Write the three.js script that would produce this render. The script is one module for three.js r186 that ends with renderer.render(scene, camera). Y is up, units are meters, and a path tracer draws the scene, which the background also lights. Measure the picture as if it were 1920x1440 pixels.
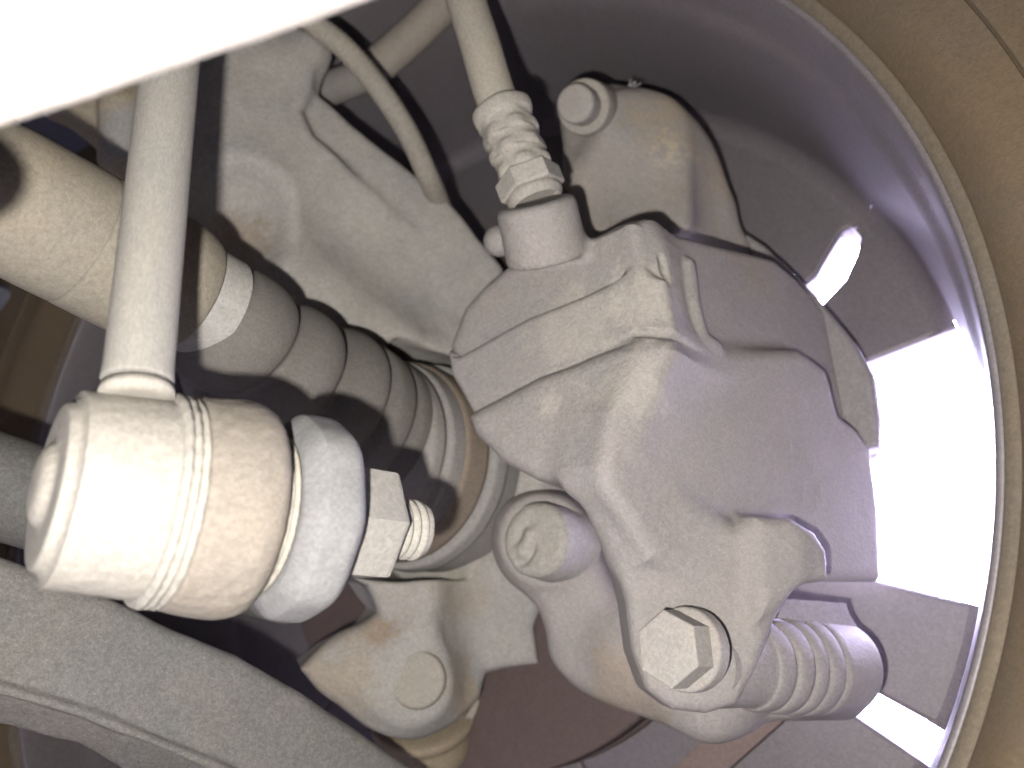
import * as THREE from 'three';
import { ImprovedNoise } from 'three/addons/math/ImprovedNoise.js';
import { mergeGeometries } from 'three/addons/utils/BufferGeometryUtils.js';

// ------------------------------------------------------------------ camera
// World: the wheel's axle lies along z (outboard is -z) at (0, 0.3, *); y up; metres.
const scene = new THREE.Scene();
const V = (x, y, z) => new THREE.Vector3(x, y, z);
const FPX = 720 / Math.tan(THREE.MathUtils.degToRad(25));          // focal length in photo pixels (1920 x 1440)
const axleCam = V(0.65, -0.33, -1).normalize();                     // axle direction as the lens sees it
const rightCam = V(0.808, 0, 0.5255).normalize();
const upCam = V().crossVectors(rightCam, axleCam);                  // completes the basis
if (upCam.y < 0) upCam.negate();
const lipCam = V(-0.0602, -0.021, -0.2926);                         // centre of the rim lip seen from the lens
const camToWorld = q => V(q.dot(rightCam), q.dot(upCam), -q.dot(axleCam));
const EYE = camToWorld(lipCam.clone().negate()).add(V(0, 0.3, 0));
const camera = new THREE.PerspectiveCamera(50, 4 / 3, 0.01, 200);
camera.position.copy(EYE);
camera.up.copy(camToWorld(V(0, 1, 0)));
camera.lookAt(EYE.clone().add(camToWorld(V(0, 0, -1))));
camera.focus = 0.205;
camera.userData.fStop = 13;
scene.add(camera);

// ------------------------------------------------------------------ sky, sun, flash, exposure
const renderer = new THREE.WebGLRenderer({ antialias: true });
renderer.toneMapping = THREE.LinearToneMapping;
renderer.toneMappingExposure = 4.5;
renderer.shadowMap.enabled = true;
{
  const w = 64, h = 32, a = new Float32Array(w * h * 4);
  for (let j = 0; j < h; j++) for (let i = 0; i < w; i++) {
    const up = j / (h - 1), k = (j * w + i) * 4, s = 18 + 2 * Math.abs(up - 0.5);
    a[k] = s * 0.84; a[k + 1] = s * 0.78; a[k + 2] = s * 1.22; a[k + 3] = 1;
  }
  const t = new THREE.DataTexture(a, w, h, THREE.RGBAFormat, THREE.FloatType);
  t.mapping = THREE.EquirectangularReflectionMapping; t.magFilter = THREE.LinearFilter; t.minFilter = THREE.LinearFilter; t.needsUpdate = true;
  scene.background = t; scene.environment = t;
}
const sun = new THREE.DirectionalLight(0xfff2e0, 1.0);
sun.position.set(3, 9, -6); sun.target.position.set(0, 0, 0);
sun.castShadow = true; sun.shadow.radius = 24; scene.add(sun, sun.target);
Object.assign(sun.shadow.camera, { left: -4, right: 4, top: 4, bottom: -4, near: 0.5, far: 30 });
const FLASH_COLOR = new THREE.Color().setRGB(1, 0.95, 0.89);
const FLASH_CD = 0.0845;
const flashAt = EYE.clone().add(camToWorld(V(-0.0155, -0.0155, 0.001)));

// ------------------------------------------------------------------ helpers
const ray = (x, y) => camToWorld(V((x - 960) / FPX, (720 - y) / FPX, -1));   // direction with unit depth
const D = (x, y, d) => ray(x, y).multiplyScalar(d).add(EYE);
class Plane3 {
  constructor(a, b, c) { this.n = V().crossVectors(V().subVectors(b, a), V().subVectors(c, a)).normalize(); this.p = a.clone(); }
  at(x, y) { const r = ray(x, y); return r.multiplyScalar(V().subVectors(this.p, EYE).dot(this.n) / r.dot(this.n)).add(EYE); }
}
const TP = t => new Plane3(V(0, 0, -t), V(1, 0, -t), V(0, 1, -t));   // plane square to the axle, t outboard of the rim lip
const T = (x, y, t) => TP(t).at(x, y);
const plane = (...s) => new Plane3(...s.map(q => q[3] === 'd' ? D(q[0], q[1], q[2]) : T(q[0], q[1], q[2])));
const AX = V(0, 0, -1);
const depthOf = p => V().subVectors(p, EYE).dot(camToWorld(V(0, 0, -1)));
const pxOf = p => { const q = V().subVectors(p, EYE), d = depthOf(p); return [960 + FPX * q.dot(camToWorld(V(1, 0, 0))) / d, 720 - FPX * q.dot(camToWorld(V(0, 1, 0))) / d]; };

let seed = 7; const rnd = () => { seed = (seed * 1664525 + 1013904223) >>> 0; return seed / 4294967296; };
const noise = new ImprovedNoise();
const N3 = (p, f, o = 0) => noise.noise(p.x * f + o, p.y * f + o * 1.7, p.z * f - o);
const clamp = (x, a = 0, b = 1) => Math.min(b, Math.max(a, x));
const sstep = (a, b, x) => { const t = clamp((x - a) / (b - a)); return t * t * (3 - 2 * t); };
const names = {};
const numbered = n => { const k = names[n] = (names[n] ?? -1) + 1; return k ? `${n}_${String(k).padStart(3, '0')}` : n; };
function thing(name, label, category, at) {
  const g = new THREE.Group(); g.name = numbered(name); g.position.copy(at ?? V(0, 0, 0)); scene.add(g);
  g.userData = { label, category }; g.updateMatrixWorld(true); return g;
}
function part(name, geo, mat, parent) {                             // geometry is in world coordinates
  parent.updateMatrixWorld(true);
  geo.applyMatrix4(parent.matrixWorld.clone().invert());
  const m = new THREE.Mesh(geo, mat); m.name = parent === scene ? numbered(name) : name; m.castShadow = m.receiveShadow = true; parent.add(m); return m;
}

// ------------------------------------------------------------------ textures
function wrapNoise(n, cells, s0) {
  let s = s0; const r = () => { s = (s * 1664525 + 1013904223) >>> 0; return s / 4294967296; };
  const g = Float32Array.from({ length: cells * cells }, r), o = new Float32Array(n * n);
  for (let j = 0; j < n; j++) for (let i = 0; i < n; i++) {
    const x = i / n * cells, y = j / n * cells, x0 = Math.floor(x), y0 = Math.floor(y);
    let fx = x - x0, fy = y - y0; fx = fx * fx * (3 - 2 * fx); fy = fy * fy * (3 - 2 * fy);
    const x1 = (x0 + 1) % cells, y1 = (y0 + 1) % cells;
    o[j * n + i] = (g[y0 * cells + x0] * (1 - fx) + g[y0 * cells + x1] * fx) * (1 - fy) + (g[y1 * cells + x0] * (1 - fx) + g[y1 * cells + x1] * fx) * fy;
  }
  return o;
}
function tex(n, f, srgb) {
  const a = new Uint8Array(n * n * 4);
  for (let k = 0; k < n * n; k++) { const c = f(k); for (let q = 0; q < 3; q++) a[k * 4 + q] = clamp(c[q] ?? c[0], 0, 1) * 255; a[k * 4 + 3] = 255; }
  const t = new THREE.DataTexture(a, n, n); t.wrapS = t.wrapT = THREE.RepeatWrapping; t.magFilter = THREE.LinearFilter; t.minFilter = THREE.LinearMipmapLinearFilter; t.generateMipmaps = true;
  if (srgb) t.colorSpace = THREE.SRGBColorSpace; t.needsUpdate = true; return t;
}
const TN = 1024;
const nA = wrapNoise(TN, 300, 1), nB = wrapNoise(TN, 120, 2), nC = wrapNoise(TN, 40, 3), nD = wrapNoise(TN, 10, 4), nE = wrapNoise(TN, 420, 5), nF = wrapNoise(TN, 200, 6);
// casting: sand-cast grain with sparse grit; dust: soft mottling with specks
const castBump = tex(TN, k => [0.45 * nB[k] + 0.35 * nA[k] + 0.03 * nC[k] + 0.35 * sstep(0.86, 0.97, nF[k])]);
const fineBump = tex(TN, k => [0.55 * nA[k] + 0.3 * nB[k] + 0.15 * nC[k] + 0.3 * sstep(0.9, 0.98, nF[k])]);
const dustMap = tex(TN, k => { const v = 0.92 + 0.018 * (nC[k] - 0.5) + 0.02 * (nD[k] - 0.5) + 0.09 * (nB[k] - 0.5) + 0.09 * (nA[k] - 0.5) + 0.22 * sstep(0.93, 0.985, nF[k]) * nC[k] - 0.28 * sstep(0.955, 0.995, nE[k]) * sstep(0.4, 0.6, nD[k]); const w = 0.01 * (nD[k] - 0.5); return [v + w, v, v - w]; }, true);
const gritMap = tex(TN, k => { const v = 0.76 + 0.03 * (nC[k] - 0.5) + 0.03 * (nD[k] - 0.5) + 0.10 * (nB[k] - 0.5) + 0.14 * (nA[k] - 0.5) + 0.5 * sstep(0.92, 0.985, nF[k]) * sstep(0.5, 0.8, nB[k]) - 0.4 * sstep(0.95, 0.995, nE[k]) * sstep(0.4, 0.6, nC[k]); const w = 0.02 * (nD[k] - 0.5); return [v + w, v, v - w]; }, true);
const roughMap = tex(TN, k => [0, 0.86 + 0.4 * (nB[k] - 0.5) + 0.1 * (nC[k] - 0.5), 0]);
const lin = (r, g, b) => new THREE.Color().setRGB(r, g, b);
const mat = o => new THREE.MeshStandardMaterial({ vertexColors: true, roughness: 1, metalness: 0, ...o });
const M = {
  cast: mat({ map: dustMap, bumpMap: castBump, bumpScale: 0.00019, roughness: 1, roughnessMap: roughMap }),
  far: mat({ map: dustMap, bumpMap: castBump, bumpScale: 0.00018, roughness: 0.9 }),
  dust: mat({ map: dustMap, bumpMap: fineBump, bumpScale: 0.0001, roughness: 0.9 }),
  rubber: mat({ map: dustMap, bumpMap: fineBump, bumpScale: 0.0001, roughness: 0.85 }),
  grit: mat({ map: gritMap, bumpMap: castBump, bumpScale: 0.00018, roughness: 0.8 }),
  wheel: mat({ map: dustMap, bumpMap: fineBump, bumpScale: 0.00006, roughness: 0.55, metalness: 0.1 }),
  dark: mat({ map: dustMap, bumpMap: fineBump, bumpScale: 0.0001, roughness: 0.7 }),
};
// uv in metres from the solid's own axes, one repeat every UVM metres
const UVM = 0.09;
function boxUV(g) {
  const n = g.attributes.normal, idx = g.index ? g.index.array : Uint32Array.from({ length: n.count }, (_, i) => i), key = new Map(), src = [], side = [], out = new Uint32Array(idx.length);
  for (let t = 0; t < idx.length; t += 3) {                         // each triangle takes the side it faces most; shared points split where sides meet
    let x = 0, y = 0, z = 0; for (let k = 0; k < 3; k++) { const i = idx[t + k]; x += n.getX(i); y += n.getY(i); z += n.getZ(i); }
    x = Math.abs(x); y = Math.abs(y); z = Math.abs(z); const s = x > y && x > z ? 0 : y > z ? 1 : 2;
    for (let k = 0; k < 3; k++) { const q = idx[t + k] * 3 + s; let v = key.get(q); if (v === undefined) { key.set(q, v = src.length); src.push(idx[t + k]); side.push(s); } out[t + k] = v; }
  }
  const o = new THREE.BufferGeometry();
  for (const a of ['position', 'normal']) { const A = g.attributes[a].array, B = new Float32Array(src.length * 3); src.forEach((i, v) => { B[v * 3] = A[i * 3]; B[v * 3 + 1] = A[i * 3 + 1]; B[v * 3 + 2] = A[i * 3 + 2]; }); o.setAttribute(a, new THREE.BufferAttribute(B, 3)); }
  const P = o.attributes.position, uv = new Float32Array(src.length * 2);
  side.forEach((s, v) => { const a = s === 0 ? P.getZ(v) : P.getX(v) + (s === 2 ? 0.013 : 0), b = s === 1 ? P.getZ(v) : P.getY(v) + (s === 2 ? 0.027 : 0); uv[v * 2] = (a * 0.94 + b * 0.34) / UVM; uv[v * 2 + 1] = (b * 0.94 - a * 0.34) / UVM; });
  o.setAttribute('uv', new THREE.BufferAttribute(uv, 2)); o.setIndex(new THREE.BufferAttribute(out, 1)); return o;
}
// vertex colours: patches of dirt and rust that belong to the matter of the piece
function paint(g, base, { vary = 0.16, freq = 60, warm = 0.05, spots = [], stain, stainAmt = 0 } = {}) {
  const p = g.attributes.position, c = new Float32Array(p.count * 3), q = V(), col = new THREE.Color();
  const K = 0.74;                                                   // dust is darker than fresh powder
  for (let i = 0; i < p.count; i++) {
    q.fromBufferAttribute(p, i);
    const a = N3(q, freq) * 0.5 + N3(q, freq * 2.7, 3) * 0.25 + N3(q, freq * 9, 8) * 0.25, w = N3(q, freq * 0.7, 11) * 0.3, s = 1 + 0.5 * vary * a;
    col.setRGB(base.r * s * (1 + warm * w), base.g * s, base.b * s * (1 - warm * w * 1.4));
    if (stain) col.lerp(stain, 0.5 * stainAmt * sstep(0.05, 0.55, N3(q, freq * 1.3, 23) + 0.35 * N3(q, freq * 5, 5)));
    for (const [at, r, sc, amt] of spots) {
      const d = q.distanceTo(at) / r + 0.4 * N3(q, 90, 7) + 0.3 * N3(q, 300, 2) + 0.35 * N3(q, 800, 4);
      if (d < 1) col.lerp(sc, amt * sstep(1, 0.45, d));
    }
    c[i * 3] = col.r * K; c[i * 3 + 1] = col.g * K; c[i * 3 + 2] = col.b * K;
  }
  g.setAttribute('color', new THREE.BufferAttribute(c, 3)); return g;
}
// surface of revolution round the axis a -> b; prof = [[distance along, radius], ...]
function frameOf(a, b) {
  const w = V().subVectors(b, a).normalize(), u = V().crossVectors(Math.abs(w.y) < 0.9 ? V(0, 1, 0) : V(1, 0, 0), w).normalize();
  return { w, u, v: V().crossVectors(w, u) };
}
function revolve(a, b, prof, { seg = 72, wob, step = 0.004 } = {}) {
  const { w, u, v } = frameOf(a, b), P = [], smooth = [];
  for (let i = 0; i < prof.length; i++) {                           // cut long runs so that colours and wobble have vertices
    if (i) { const [s0, r0] = prof[i - 1], [s1, r1] = prof[i], n = Math.max(1, Math.ceil(Math.hypot(s1 - s0, r1 - r0) / step)); for (let k = 1; k <= n; k++) smooth.push([s0 + (s1 - s0) * k / n, r0 + (r1 - r0) * k / n]); } else smooth.push(prof[0]);
  }
  const uv = []; let len = 0, rm = Math.max(...prof.map(q => q[1]));
  smooth.forEach(([s, r], i) => {
    if (i) len += Math.hypot(s - smooth[i - 1][0], r - smooth[i - 1][1]);
    for (let k = 0; k <= seg; k++) {
      const th = k % seg / seg * Math.PI * 2, rr = wob ? wob(s, r, th) : r;
      P.push(...V().copy(a).addScaledVector(w, s).addScaledVector(u, rr * Math.cos(th)).addScaledVector(v, rr * Math.sin(th)).toArray());
      uv.push(k / seg * Math.max(1, Math.round(Math.PI * 2 * rm / UVM)) , len / UVM);
    }
  });
  const idx = [], c = seg + 1;
  for (let i = 0; i < smooth.length - 1; i++) for (let k = 0; k < seg; k++) { const q = i * c + k; idx.push(q, q + 1, q + c, q + 1, q + c + 1, q + c); }
  const g = new THREE.BufferGeometry(); g.setAttribute('position', new THREE.Float32BufferAttribute(P, 3)); g.setAttribute('uv', new THREE.Float32BufferAttribute(uv, 2)); g.setIndex(idx); g.computeVertexNormals();
  const n = g.attributes.normal;                                    // close the seam's normals
  for (let i = 0; i < smooth.length; i++) { const x = i * c, y = x + seg, m = V().fromBufferAttribute(n, x).add(V().fromBufferAttribute(n, y)).normalize(); n.setXYZ(x, m.x, m.y, m.z); n.setXYZ(y, m.x, m.y, m.z); }
  return g;
}
// profile given as [photo x of the axis point, radius in photo pixels there]
function axisProfile(a, b, list) {
  const L = a.distanceTo(b), w = V().subVectors(b, a).normalize();
  return list.map(([x, r]) => { let lo = -1.5 * L, hi = 2.5 * L; for (let k = 0; k < 50; k++) { const m = (lo + hi) / 2; if (pxOf(V().copy(a).addScaledVector(w, m))[0] < x) lo = m; else hi = m; } return [lo, r * depthOf(V().copy(a).addScaledVector(w, lo)) / FPX]; });
}
function soften(prof, n = 2) { for (let k = 0; k < n; k++) { const o = [prof[0]]; for (let i = 0; i < prof.length - 1; i++) { const [a, b] = [prof[i], prof[i + 1]]; o.push([a[0] * .75 + b[0] * .25, a[1] * .75 + b[1] * .25], [a[0] * .25 + b[0] * .75, a[1] * .25 + b[1] * .75]); } o.push(prof.at(-1)); prof = o; } return prof; }
function tube(pts, r, seg = 24, n = 90) {
  const g = new THREE.TubeGeometry(new THREE.CatmullRomCurve3(pts), n, r, seg, false), uv = g.attributes.uv, L = new THREE.CatmullRomCurve3(pts).getLength();
  for (let i = 0; i < uv.count; i++) uv.setXY(i, uv.getX(i) * L / UVM, uv.getY(i) * Math.max(1, Math.round(2 * Math.PI * r / UVM)));
  return g;
}
function hexPrism(a, b, rc, { turn = 0, ch = 0.0009, dome = 0 } = {}) { // hexagonal head or nut with chamfered rims, flat flanks
  const L = a.distanceTo(b), { w, u, v } = frameOf(a, b), sh = new THREE.Shape(Array.from({ length: 6 }, (_, i) => new THREE.Vector2(rc * Math.cos(turn + i * Math.PI / 3), rc * Math.sin(turn + i * Math.PI / 3))));
  const g = new THREE.ExtrudeGeometry(sh, { depth: L - 2 * ch, bevelEnabled: true, bevelThickness: ch, bevelSize: ch, bevelOffset: -ch, bevelSegments: 3 });
  g.translate(0, 0, ch); g.applyMatrix4(new THREE.Matrix4().makeBasis(u, v, w).setPosition(a)); return boxUV(g);
}
function box(a, b, up, w, h, rot = 0) {                              // bar from a to b, w wide and h thick
  const L = a.distanceTo(b), g = new THREE.BoxGeometry(w, h, L, Math.ceil(w / 0.02), 1, Math.ceil(L / 0.02)), z = V().subVectors(b, a).normalize(), x = V().crossVectors(up, z).normalize(), y = V().crossVectors(z, x);
  g.applyMatrix4(new THREE.Matrix4().makeBasis(x, y, z).setPosition(V().addVectors(a, b).multiplyScalar(0.5))); return g;
}

// ------------------------------------------------------------------ solids from distance fields
const smin = (a, b, k) => { const h = Math.max(k - Math.abs(a - b), 0) / k; return Math.min(a, b) - h * h * k / 4; };
const smax = (a, b, k) => -smin(-a, -b, k);
function spline(px, n = 5) {
  const o = [], m = px.length;
  for (let i = 0; i < m; i++) { const [a, b, c, d] = [-1, 0, 1, 2].map(k => px[(i + k + m) % m]); for (let k = 0; k < n; k++) { const t = k / n, t2 = t * t, t3 = t2 * t; o.push([0, 1].map(q => 0.5 * (2 * b[q] + (c[q] - a[q]) * t + (2 * a[q] - 5 * b[q] + 4 * c[q] - d[q]) * t2 + (3 * b[q] - a[q] - 3 * c[q] + d[q]) * t3))); } }
  return o;
}
function slab(pl, px, th, k = 0.003, smooth = false) {               // an outline on a plane, th thick behind it, edges rounded by k
  const pts = (smooth ? spline(px) : px).map(([x, y]) => pl.at(x, y)), c = pts.reduce((s, p) => s.add(p), V()).multiplyScalar(1 / pts.length);
  const n = pl.n.clone(); if (V().subVectors(EYE, c).dot(n) < 0) n.negate();
  const u = V().subVectors(pts[1], pts[0]).normalize(), v = V().crossVectors(n, u);
  const X = pts.map(p => V().subVectors(p, c).dot(u)), Y = pts.map(p => V().subVectors(p, c).dot(v)), m = X.length;
  const R = Math.max(...X.map((x, i) => Math.hypot(x, Y[i])));
  const lo = V(9, 9, 9), hi = V(-9, -9, -9); for (const p of pts) for (const q of [0, th]) { const e = p.clone().addScaledVector(n, -q); lo.min(e); hi.max(e); }
  return { lo, hi, f(p) {
    const dx = p.x - c.x, dy = p.y - c.y, dz = p.z - c.z, w = dx * n.x + dy * n.y + dz * n.z, x = dx * u.x + dy * u.y + dz * u.z, y = dx * v.x + dy * v.y + dz * v.z;
    const e = Math.abs(w + th / 2) - th / 2; if (e > 0.03) return e;
    const rr = Math.hypot(x, y) - R; if (rr > 0.03) return rr;
    let d = 1e9, s = 1;
    for (let i = 0, j = m - 1; i < m; j = i++) {
      const ex = X[j] - X[i], ey = Y[j] - Y[i], wx = x - X[i], wy = y - Y[i], t = clamp((wx * ex + wy * ey) / (ex * ex + ey * ey)), bx = wx - ex * t, by = wy - ey * t;
      const q = bx * bx + by * by; if (q < d) d = q;
      if ((Y[i] > y) !== (Y[j] > y) && x < (X[j] - X[i]) * (y - Y[i]) / (Y[j] - Y[i]) + X[i]) s = -s;
    }
    return smax(s * Math.sqrt(d), e, k);
  } };
}
function cyl(a, b, ra, rb = ra, k = 0.002) {
  const w = V().subVectors(b, a), L = w.length(); w.divideScalar(L);
  const R = Math.max(ra, rb), lo = a.clone().min(b).subScalar(R), hi = a.clone().max(b).addScalar(R);
  return { lo, hi, f(p) { const dx = p.x - a.x, dy = p.y - a.y, dz = p.z - a.z, s = dx * w.x + dy * w.y + dz * w.z, r = Math.sqrt(Math.max(0, dx * dx + dy * dy + dz * dz - s * s)); return smax(r - (ra + (rb - ra) * clamp(s / L)), Math.abs(s - L / 2) - L / 2, k); } };
}
function cap(a, b, ra, rb = ra) {
  const w = V().subVectors(b, a), L2 = w.lengthSq(), R = Math.max(ra, rb);
  return { lo: a.clone().min(b).subScalar(R), hi: a.clone().max(b).addScalar(R), f(p) { const dx = p.x - a.x, dy = p.y - a.y, dz = p.z - a.z, t = L2 ? clamp((dx * w.x + dy * w.y + dz * w.z) / L2) : 0; return Math.hypot(dx - w.x * t, dy - w.y * t, dz - w.z * t) - (ra + (rb - ra) * t); } };
}
const ball = (a, r) => cap(a, a, r);
function chain(pts, r) { const c = pts.slice(1).map((p, i) => cap(pts[i], p, r)); return { lo: c.reduce((s, q) => s.min(q.lo), V(9, 9, 9)), hi: c.reduce((s, q) => s.max(q.hi), V(-9, -9, -9)), f(p) { let d = 9; for (const q of c) d = Math.min(d, q.f(p)); return d; } }; }
// ops: [solid, k] joins smoothly, [solid, k, '-'] cuts
function solid(ops, h, { lump = 0.00016, freq = 90 } = {}) {
  const lo = V(9, 9, 9), hi = V(-9, -9, -9);
  for (const [s, , o] of ops) if (o !== '-') { lo.min(s.lo); hi.max(s.hi); }
  lo.subScalar(0.006); hi.addScalar(0.006);
  const p = V(), F = (x, y, z) => {
    p.set(x, y, z); let d = 9;
    for (const [s, k, o] of ops) { const e = s.f(p); d = o === '-' ? smax(d, -e, k || 1e-6) : smin(d, e, k || 1e-6); }
    if (lump && Math.abs(d) < 0.004) d += lump * (noise.noise(x * freq, y * freq, z * freq) + 0.5 * noise.noise(x * freq * 2.3 + 5, y * freq * 2.3, z * freq * 2.3));
    return d;
  };
  const B = 6, nx = Math.ceil((hi.x - lo.x) / h / B) * B, ny = Math.ceil((hi.y - lo.y) / h / B) * B, nz = Math.ceil((hi.z - lo.z) / h / B) * B;
  const sx = nx + 1, sy = ny + 1, G = new Float32Array(sx * sy * (nz + 1)).fill(9), at = (i, j, k) => (k * sy + j) * sx + i;
  const reach = h * B * 0.9 + 0.003, blocks = [];
  for (let k = 0; k < nz; k += B) for (let j = 0; j < ny; j += B) for (let i = 0; i < nx; i += B) {
    const d = F(lo.x + (i + B / 2) * h, lo.y + (j + B / 2) * h, lo.z + (k + B / 2) * h);
    if (Math.abs(d) < reach) { blocks.push([i, j, k]); for (let c = 0; c <= B; c++) for (let b = 0; b <= B; b++) for (let a = 0; a <= B; a++) { const q = at(i + a, j + b, k + c); if (G[q] === 9) G[q] = F(lo.x + (i + a) * h, lo.y + (j + b) * h, lo.z + (k + c) * h); } }
  }
  const id = new Map(), P = [], I = [], inB = new Set(blocks.map(([i, j, k]) => at(i, j, k)));
  const E = []; for (let c = 0; c < 8; c++) for (const b of [1, 2, 4]) if (!(c & b)) E.push([c, c | b]);
  for (const [bi, bj, bk] of blocks) for (let c = 0; c < B; c++) for (let b = 0; b < B; b++) for (let a = 0; a < B; a++) {
    const i = bi + a, j = bj + b, k = bk + c, v = []; let mask = 0;
    for (let q = 0; q < 8; q++) { v[q] = G[at(i + (q & 1), j + (q >> 1 & 1), k + (q >> 2))]; if (v[q] < 0) mask |= 1 << q; }
    if (mask === 0 || mask === 255) continue;
    let x = 0, y = 0, z = 0, n = 0;
    for (const [s, e] of E) if ((v[s] < 0) !== (v[e] < 0)) { const t = v[s] / (v[s] - v[e]); x += (s & 1) + ((e & 1) - (s & 1)) * t; y += (s >> 1 & 1) + ((e >> 1 & 1) - (s >> 1 & 1)) * t; z += (s >> 2) + ((e >> 2) - (s >> 2)) * t; n++; }
    id.set(at(i, j, k), P.length / 3); P.push(lo.x + (i + x / n) * h, lo.y + (j + y / n) * h, lo.z + (k + z / n) * h);
  }
  const quad = (a, b, c, d, flip) => { const q = [a, b, c, d].map(z => id.get(z)); if (q.some(z => z === undefined)) return; if (flip) I.push(q[0], q[2], q[1], q[0], q[3], q[2]); else I.push(q[0], q[1], q[2], q[0], q[2], q[3]); };
  for (const key of id.keys()) {
    const i = key % sx, j = Math.floor(key / sx) % sy, k = Math.floor(key / sx / sy), v0 = G[key];
    if (j && k) { const v1 = G[at(i + 1, j, k)]; if ((v0 < 0) !== (v1 < 0)) quad(at(i, j - 1, k - 1), at(i, j, k - 1), at(i, j, k), at(i, j - 1, k), v0 > 0); }
    if (i && k) { const v1 = G[at(i, j + 1, k)]; if ((v0 < 0) !== (v1 < 0)) quad(at(i - 1, j, k - 1), at(i - 1, j, k), at(i, j, k), at(i, j, k - 1), v0 > 0); }
    if (i && j) { const v1 = G[at(i, j, k + 1)]; if ((v0 < 0) !== (v1 < 0)) quad(at(i - 1, j - 1, k), at(i, j - 1, k), at(i, j, k), at(i - 1, j, k), v0 > 0); }
  }
  const Nn = new Float32Array(P.length), e = h * 0.5;
  for (let q = 0; q < P.length; q += 3) {
    const x = P[q], y = P[q + 1], z = P[q + 2], n = V(F(x + e, y, z) - F(x - e, y, z), F(x, y + e, z) - F(x, y - e, z), F(x, y, z + e) - F(x, y, z - e)).normalize();
    Nn[q] = n.x; Nn[q + 1] = n.y; Nn[q + 2] = n.z;
  }
  const g = new THREE.BufferGeometry(); g.setAttribute('position', new THREE.Float32BufferAttribute(P, 3)); g.setAttribute('normal', new THREE.BufferAttribute(Nn, 3)); g.setIndex(I);
  return boxUV(g);
}
const RUST = lin(0.36, 0.22, 0.12), OCHRE = lin(0.43, 0.34, 0.22), PALE = lin(0.58, 0.54, 0.46), SOOT = lin(0.13, 0.12, 0.12);
const CASTC = lin(0.36, 0.335, 0.32), KNUC = lin(0.44, 0.42, 0.39);

// ------------------------------------------------------------------ the flash beside the lens
{
  const f = thing('camera_flash', 'small lit white flash lamp beside the lens', 'flash lamp', flashAt);
  const back = camToWorld(V(0, 0, 1)), a = flashAt.clone().addScaledVector(back, 0.0012);
  const led = new THREE.MeshStandardMaterial({ color: 0xffffff, emissive: FLASH_COLOR, emissiveIntensity: 7 });
  part('lamp', revolve(a.clone().addScaledVector(back, -0.0004), a.clone().addScaledVector(back, 0.0004), [[0, 0.0001], [0, 0.0022], [0.0008, 0.0022], [0.0008, 0.0001]], { seg: 32 }), led, f);
  const l = new THREE.PointLight(FLASH_COLOR, FLASH_CD, 0, 2); l.position.copy(camToWorld(V(0, 0, -0.0006)));
  l.castShadow = true; l.shadow.radius = 0.13; l.shadow.camera.near = 0.005; f.add(l);
}

// ------------------------------------------------------------------ setting: ground, car body round the wheel well
function flat(name, geo, col, m = M.dark, struct = true) { const g = part(name, paint(boxUV(geo), col), m, scene); if (struct) g.userData.kind = 'structure'; return g; }
{
  const g = new THREE.PlaneGeometry(120, 120, 60, 60); g.rotateX(-Math.PI / 2); flat('ground', g, lin(0.42, 0.41, 0.40));
  const body = thing('car_body', 'dark underside and wheel well of the car around the brake', 'car body');
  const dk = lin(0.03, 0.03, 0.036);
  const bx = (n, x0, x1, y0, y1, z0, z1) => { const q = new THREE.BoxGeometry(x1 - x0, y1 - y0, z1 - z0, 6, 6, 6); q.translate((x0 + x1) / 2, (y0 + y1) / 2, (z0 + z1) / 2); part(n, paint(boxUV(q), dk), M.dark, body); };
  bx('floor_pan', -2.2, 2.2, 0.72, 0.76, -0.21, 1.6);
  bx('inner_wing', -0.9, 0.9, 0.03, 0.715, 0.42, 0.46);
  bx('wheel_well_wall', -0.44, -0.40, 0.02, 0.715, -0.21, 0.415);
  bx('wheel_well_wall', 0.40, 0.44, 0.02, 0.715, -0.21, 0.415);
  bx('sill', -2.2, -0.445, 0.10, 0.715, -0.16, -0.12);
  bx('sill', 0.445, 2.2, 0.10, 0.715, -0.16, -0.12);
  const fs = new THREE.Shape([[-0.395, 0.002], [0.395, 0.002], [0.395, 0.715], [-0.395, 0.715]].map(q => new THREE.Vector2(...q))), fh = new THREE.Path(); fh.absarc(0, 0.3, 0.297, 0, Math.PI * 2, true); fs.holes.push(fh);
  const fg = new THREE.ExtrudeGeometry(fs, { depth: 0.01, bevelEnabled: false, curveSegments: 80 }); fg.translate(0, 0, -0.204); part('fender', paint(boxUV(fg), dk), M.dark, body);
}

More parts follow.
